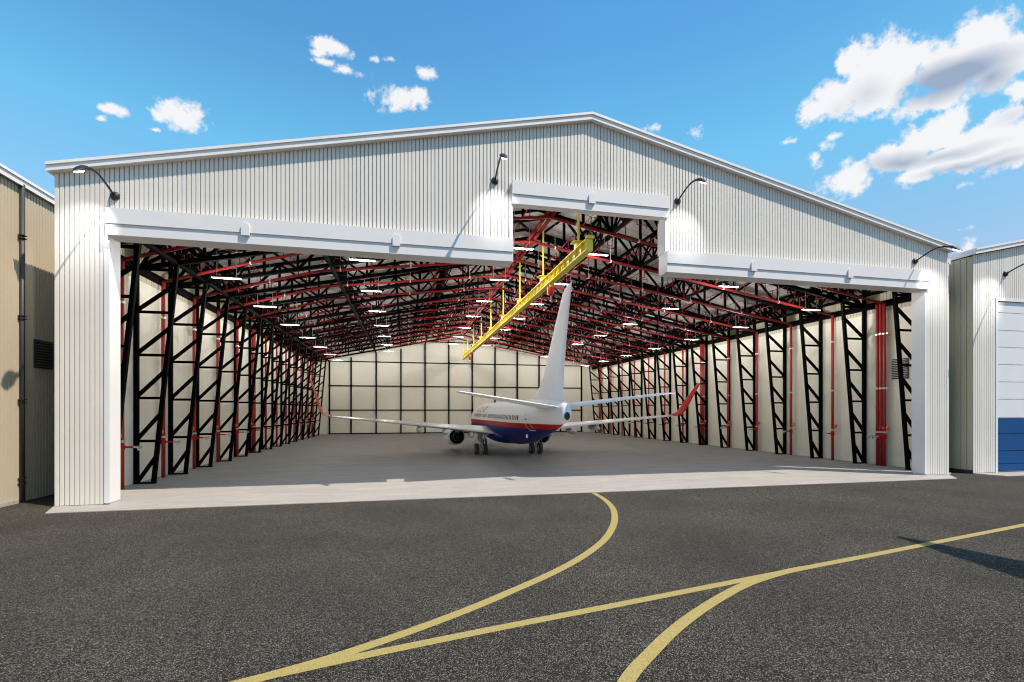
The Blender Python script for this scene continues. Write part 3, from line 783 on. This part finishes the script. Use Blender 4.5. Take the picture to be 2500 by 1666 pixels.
        for u, v in foil[-1:0:-1]: ring.append(bm.verts.new((-v/.62*th, S(le+u*c), z)))
        rings.append(ring)
    m_ = len(rings[0])
    for a, b in zip(rings, rings[1:]):
        for k in range(m_): bm.faces.new((a[k], a[(k+1) % m_], b[(k+1) % m_], b[k]))
    bm.faces.new(rings[0]); bm.faces.new(rings[-1][::-1])
    obj('tail_fin', bm, M['white'], t, True)
    # cabin windows
    wins = []
    for i in range(47):
        s = 31.1-.508*i
        if i in (27, 34): continue
        wins.append(s)
    for sd in (-1, 1):
        for s in wins:
            bm = bmesh.new(); vs = []
            for k in range(12):
                a = 2*math.pi*k/12; ca, sa = math.cos(a), math.sin(a)
                du = .135*math.copysign(abs(ca)**.55, ca); dz = .20*math.copysign(abs(sa)**.55, sa)
                vs.append(bm.verts.new(surf(s+du, 3.91+dz, sd, .012)))
            bm.faces.new(vs); r_ = bmesh.ops.extrude_face_region(bm, geom=bm.faces[:]); bmesh.ops.translate(bm, verts=[v for v in r_['geom'] if isinstance(v, bmesh.types.BMVert)], vec=(-sd*.03, 0, 0))
            obj('cabin_window', bm, M['window'], fus)
    # rear door outline and small markings, both sides
    for sd in (-1, 1):
        bm = bmesh.new()
        def strip(a, b, w=.028):
            n = 8
            for i in range(n):
                s0, z0 = a[0]+(b[0]-a[0])*i/n, a[1]+(b[1]-a[1])*i/n; s1, z1 = a[0]+(b[0]-a[0])*(i+1)/n, a[1]+(b[1]-a[1])*(i+1)/n
                ds, dz = (w, 0) if abs(b[1]-a[1]) > abs(b[0]-a[0]) else (0, w)
                bm.faces.new([bm.verts.new(surf(*p, sd, .008)) for p in ((s0-ds, z0-dz), (s0+ds, z0+dz), (s1+ds, z1+dz), (s1-ds, z1-dz))])
        strip((32.55, 4.6), (32.55, 2.98)); strip((33.35, 4.6), (33.35, 2.98)); strip((32.52, 2.98), (33.38, 2.98))
        obj('rear_door_outline', bm, M['white'], fus)
        bm = bmesh.new()
        vs = [bm.verts.new(surf(32.9+.05*math.cos(a), 4.15+.09*math.sin(a), sd, .012)) for a in [2*math.pi*k/10 for k in range(10)]]; bm.faces.new(vs)
        vs = [bm.verts.new(surf(32.9+.14*math.cos(a), 3.82+.05*math.sin(a), sd, .012)) for a in [2*math.pi*k/10 for k in range(10)]]; bm.faces.new(vs)
        obj('door_latch', bm, M['window'], fus)
    # lettering on both sides
    cu = bpy.data.curves.new('lettering', 'FONT'); cu.body = 'AIRLINES'; cu.size = 1.0; cu.shear = .3; cu.space_character = 1.12; cu.offset = .018
    to = bpy.data.objects.new('lettering', cu); COL.objects.link(to)
    bpy.context.view_layer.update()
    me0 = bpy.data.meshes.new_from_object(to); COL.objects.unlink(to); bpy.data.objects.remove(to)
    xs = [v.co.x for v in me0.vertices]; ys = [v.co.y for v in me0.vertices]; x0, x1, y0, y1 = min(xs), max(xs), min(ys), max(ys)
    for sd in (-1, 1):
        me = me0.copy()
        for v in me.vertices:
            u = (v.co.x-x0)/(x1-x0); w = (v.co.y-y0)/(y1-y0)
            s = (8.9+6.0*u) if sd < 0 else (14.9-6.0*u)
            v.co = surf(s, 4.30+.62*w, sd, .012)
        me.materials.append(M['text'])
        o = bpy.data.objects.new('lettering', me); COL.objects.link(o); o.parent = fus
    # beacon, drain mast
    bm = bmesh.new(); lathe(bm, [(0, .09), (.07, .08), (.12, .02)], (0, S(22.5), 5.37), 'z', 12); obj('beacon_light', bm, M['planered'], fus)
    bm = bmesh.new(); box(bm, -.02, .02, S(25.2), S(24.9), 5.36, 5.62); obj('antenna', bm, M['white'], fus)
    bm = bmesh.new(); box(bm, -1.1, -1.02, S(31.9), S(31.6), 2.35, 2.62); obj('outflow_flap', bm, M['white'], fus)
    return t
plane = make_airliner('airliner'); plane.location = (10.23, 48.34, .03)
tag(plane, 'white airliner with red and blue belly stripes and red winglets, parked tail towards the doorway', 'airplane')

# ------------------------------------------------------------------ unseen cone on a mast, added beyond the right edge to shadow the tarmac
caster = tag(empty('shadow_caster', (25.15, 3.3, 0)), 'unseen tapered cone on a mast past the right edge, added to cast the pointed shadow', 'shadow_caster')
bm = bmesh.new(); tube(bm, [(0, 0, 0), (0, 0, 15.1)], [.16, .06], 12); box(bm, -.35, .35, -.35, .35, 0, .08); obj('mast', bm, M['gear'], caster)
bm = bmesh.new(); tube(bm, [(-.12, .15, 14.05), (-.10, 1.6, 14.03), (-.15, 3.4, 14.0), (-.2, 5.35, 13.98)], [1.12, .86, .50, .10], 24, False); obj('caster_cone', bm, M['orange'], caster, True)
bm = bmesh.new()
for k in range(24):
    a, b = 2*math.pi*k/24, 2*math.pi*(k+1)/24
    bar(bm, (-.12+1.12*math.cos(a), .15, 14.05+1.12*math.sin(a)), (-.12+1.12*math.cos(b), .15, 14.05+1.12*math.sin(b)), .05, .05)
obj('hoop', bm, M['gear'], caster)

# ------------------------------------------------------------------ sky, sun, clouds
SUN = Vector((.55, -.39, 1)).normalized()
el = math.asin(SUN.z); az = math.atan2(SUN.x, SUN.y)
world = bpy.data.worlds.new('World'); sc.world = world; world.use_nodes = True
nt = world.node_tree; nt.nodes.clear(); L = nt.links.new
def node(t, **kw):
    n = nt.nodes.new(t)
    for k, v in kw.items(): setattr(n, k, v)
    return n
def mth(op, a, b=None, c=None, clamp=False):
    n = node('ShaderNodeMath', operation=op, use_clamp=clamp)
    for i, v in enumerate((a, b, c)):
        if v is None: continue
        if isinstance(v, (int, float)): n.inputs[i].default_value = v
        else: L(v, n.inputs[i])
    return n.outputs[0]
sky = node('ShaderNodeTexSky', sky_type='NISHITA'); sky.sun_disc = False; sky.sun_elevation = el; sky.sun_rotation = az
sky.air_density = 1.0; sky.dust_density = .6; sky.ozone_density = 1.0; sky.altitude = 0
gain = node('ShaderNodeVectorMath', operation='SCALE'); gain.inputs['Scale'].default_value = 1.38; L(sky.outputs[0], gain.inputs[0])
tint = node('ShaderNodeMix', data_type='RGBA', blend_type='MULTIPLY'); tint.inputs['Factor'].default_value = 1
L(gain.outputs[0], tint.inputs['A'])
bgs = node('ShaderNodeBackground'); bgs.inputs['Strength'].default_value = .15; L(tint.outputs['Result'], bgs.inputs['Color'])
tc = node('ShaderNodeTexCoord')
nrm = node('ShaderNodeVectorMath', operation='NORMALIZE'); L(tc.outputs['Generated'], nrm.inputs[0])
sep = node('ShaderNodeSeparateXYZ'); L(nrm.outputs[0], sep.inputs[0])
azn = mth('ARCTAN2', sep.outputs['X'], sep.outputs['Y']); eln = mth('ARCSINE', sep.outputs['Z'])
# clearer blue overhead, paler haze low down
tr = node('ShaderNodeMapRange'); tr.inputs[1].default_value = .17; tr.inputs[2].default_value = .78; L(eln, tr.inputs[0])
tm = node('ShaderNodeValToRGB'); te = tm.color_ramp.elements
te[0].position = 0; te[0].color = (.653, .573, .56, 1); te[1].position = 1; te[1].color = (.30, .68, .84, 1)
for pos, c in ((.46, (.46, .91, .87)), (.74, (.35, .755, .85))):
    k = te.new(pos); k.color = (*c, 1)
ar = node('ShaderNodeMapRange'); ar.inputs[1].default_value = .35; ar.inputs[2].default_value = .95; ar.inputs[3].default_value = 1.38; ar.inputs[4].default_value = 1.12; L(azn, ar.inputs[0]); L(ar.outputs[0], gain.inputs['Scale'])
L(tr.outputs[0], tm.inputs['Fac']); L(tm.outputs['Color'], tint.inputs['B'])
com = node('ShaderNodeCombineXYZ'); L(azn, com.inputs[0]); L(eln, com.inputs[1])
# warp the coordinates a little so blob outlines billow
def noise(scale, detail, rough, off=0):
    n = node('ShaderNodeTexNoise'); n.inputs['Scale'].default_value = scale; n.inputs['Detail'].default_value = detail; n.inputs['Roughness'].default_value = rough
    if off:
        a = node('ShaderNodeVectorMath', operation='ADD'); a.inputs[1].default_value = (off, off*.7, off*1.3); L(nrm.outputs[0], a.inputs[0]); L(a.outputs[0], n.inputs['Vector'])
    else: L(nrm.outputs[0], n.inputs['Vector'])
    return n
wn = noise(9, 3, .55, 3.1)
ws = node('ShaderNodeVectorMath', operation='SUBTRACT'); ws.inputs[1].default_value = (.5, .5, .5); L(wn.outputs['Color'], ws.inputs[0])
wm = node('ShaderNodeVectorMath', operation='MULTIPLY'); wm.inputs[1].default_value = (.045, .035, 0); L(ws.outputs[0], wm.inputs[0])
wa = node('ShaderNodeVectorMath', operation='ADD'); L(com.outputs[0], wa.inputs[0]); L(wm.outputs[0], wa.inputs[1])
# cloud puffs: azimuth, elevation, half-widths in radians, weight (real directions round the sky)
PUFF = [(-0.4743, 0.4451, 0.0161, 0.0085, 1.12), (-0.4877, 0.428, 0.0088, 0.0053, 0.78), (-0.3868, 0.4646, 0.0344, 0.0222, 1.29), (-0.3752, 0.4733, 0.0233, 0.0189, 1.12), (-0.4203, 0.4318, 0.012, 0.0039, 0.78), (-0.1416, 0.6091, 0.0429, 0.0127, 1.06), (-0.1658, 0.5984, 0.029, 0.0075, 0.9), (-0.1548, 0.5869, 0.0293, 0.0065, 0.84), (-0.1116, 0.5836, 0.0332, 0.0078, 0.84), (-0.068, 0.6049, 0.0117, 0.0055, 0.78), (-0.0327, 0.6077, 0.0174, 0.0055, 0.78), (0.0398, 0.5983, 0.0261, 0.0102, 0.95), (-0.0128, 0.5557, 0.0527, 0.0166, 1.06), (0.0154, 0.5614, 0.0324, 0.0142, 1.01), (-0.0247, 0.5407, 0.0318, 0.0096, 0.67), (0.8626, 0.5013, 0.0536, 0.0439, 1.74), (0.8784, 0.5244, 0.0261, 0.0199, 1.61), (0.8223, 0.5324, 0.0239, 0.0185, 1.47), (0.8033, 0.493, 0.0361, 0.0261, 1.47), (0.7681, 0.4802, 0.0213, 0.0214, 1.21), (0.8419, 0.4684, 0.0387, 0.0163, 1.21), (0.8636, 0.4484, 0.0214, 0.0109, 0.67), (0.9788, 0.5054, 0.033, 0.0279, 1.74), (0.9609, 0.4801, 0.0546, 0.0316, 1.61), (1.014, 0.4732, 0.0246, 0.0279, 1.47), (0.9301, 0.4485, 0.0481, 0.0155, 1.34), (1.0016, 0.4498, 0.0252, 0.0193, 1.21), (0.941, 0.4045, 0.0264, 0.0224, 1.61), (0.9744, 0.3867, 0.031, 0.0178, 1.47), (1.0111, 0.3666, 0.0309, 0.0282, 1.54), (0.9623, 0.3732, 0.0681, 0.0214, 1.54), (0.9101, 0.399, 0.0298, 0.022, 1.34), (0.8805, 0.3879, 0.0391, 0.0182, 1.34), (0.9051, 0.3584, 0.0301, 0.0114, 1.21), (0.8223, 0.37, 0.0352, 0.0216, 1.34), (0.7718, 0.4063, 0.0134, 0.0229, 0.9), (0.7844, 0.4272, 0.0149, 0.0118, 0.78), (0.7957, 0.4372, 0.0141, 0.0081, 0.78), (0.7351, 0.4433, 0.0152, 0.0054, 0.73), (0.8137, 0.3965, 0.0172, 0.0095, 0.78), (1.0201, 0.4271, 0.0138, 0.0135, 1.34), (1.0045, 0.4019, 0.0272, 0.0141, 0.95), (0.9654, 0.3326, 0.0126, 0.0088, 0.62), (0.9739, 0.2395, 0.0124, 0.015, 0.9), (0.9577, 0.2675, 0.0274, 0.0058, 0.39), (0.4939, 0.5056, 0.0249, 0.0087, 0.67), (0.5699, 0.4908, 0.0178, 0.0092, 0.73), (0.5399, 0.4859, 0.0227, 0.0075, 0.45)]
DARK = [(0.9531, 0.4682, 0.0531, 0.0208, 1.47), (0.9931, 0.4507, 0.0256, 0.0194, 0.9), (0.8898, 0.3813, 0.0385, 0.0113, 0.9), (0.9438, 0.3756, 0.0516, 0.0076, 0.67), (1.0016, 0.3479, 0.0294, 0.0074, 0.78), (0.9623, 0.357, 0.0499, 0.0065, 0.78), (0.8419, 0.4872, 0.0332, 0.0213, 0.39), (0.8021, 0.4768, 0.0234, 0.0166, 0.28), (1.014, 0.401, 0.0246, 0.01, 0.34)]
def field(lst):
    out = None
    for a, e, ra, re, w in lst:
        s = node('ShaderNodeVectorMath', operation='SUBTRACT'); s.inputs[1].default_value = (a, e, 0); L(wa.outputs[0], s.inputs[0])
        m = node('ShaderNodeVectorMath', operation='MULTIPLY'); m.inputs[1].default_value = (1/ra, 1/re, 0); L(s.outputs[0], m.inputs[0])
        d = node('ShaderNodeVectorMath', operation='LENGTH'); L(m.outputs[0], d.inputs[0])
        v = mth('MULTIPLY_ADD', d.outputs['Value'], -w*.62, w)
        out = v if out is None else mth('SMOOTH_MAX', out, v, .12)
    return mth('MAXIMUM', out, 0)
D = field(PUFF); K = field(DARK)
n1 = noise(30, 10, .62); n3 = noise(85, 6, .62, 5.3); n2 = noise(14, 7, .6, 1.7)
nn = mth('ADD', mth('MULTIPLY', mth('SUBTRACT', n1.outputs['Fac'], .5), 2.1), mth('MULTIPLY', mth('SUBTRACT', n3.outputs['Fac'], .5), 1.2))
dens = node('ShaderNodeMapRange', interpolation_type='SMOOTHSTEP'); dens.inputs[1].default_value = .30; dens.inputs[2].default_value = .80
L(mth('ADD', D, mth('MULTIPLY', nn, .75)), dens.inputs[0])
msk = mth('MULTIPLY', dens.outputs[0], mth('MULTIPLY', mth('MINIMUM', D, .12), 8.33))
msk = mth('MINIMUM', msk, .97)
shade = node('ShaderNodeMapRange'); shade.inputs[1].default_value = .12; shade.inputs[2].default_value = .95
L(mth('ADD', K, mth('MULTIPLY', mth('SUBTRACT', n2.outputs['Fac'], .42), .30)), shade.inputs[0])
cc = node('ShaderNodeMix', data_type='RGBA'); cc.inputs['A'].default_value = (.95, .955, .97, 1); cc.inputs['B'].default_value = (.35, .43, .58, 1)
L(shade.outputs[0], cc.inputs['Factor'])
bgc = node('ShaderNodeBackground'); bgc.inputs['Strength'].default_value = .69; L(cc.outputs['Result'], bgc.inputs['Color'])
mx = node('ShaderNodeMixShader'); L(msk, mx.inputs[0]); L(bgs.outputs[0], mx.inputs[1]); L(bgc.outputs[0], mx.inputs[2])
wo = node('ShaderNodeOutputWorld'); L(mx.outputs[0], wo.inputs['Surface'])
world.cycles.sampling_method = 'MANUAL'; world.cycles.sample_map_resolution = 512

sl = bpy.data.lights.new('sun', 'SUN'); sl.energy = 4.4; sl.angle = R(.5); sl.color = (1, .87, .74)
so = bpy.data.objects.new('sun', sl); COL.objects.link(so); so.rotation_euler = SUN.to_track_quat('Z', 'Y').to_euler(); so.location = (40, -20, 60)

# ------------------------------------------------------------------ camera
cam = bpy.data.cameras.new('camera'); co = bpy.data.objects.new('camera', cam); COL.objects.link(co)
cam.sensor_width = 36; cam.lens = 1187/2500*36; cam.shift_y = (1001.6-833)/2500; cam.clip_end = 3000; cam.clip_start = .1
co.location = (0, 0, 4.541); co.rotation_euler = (R(90), 0, -.2149)
sc.camera = co
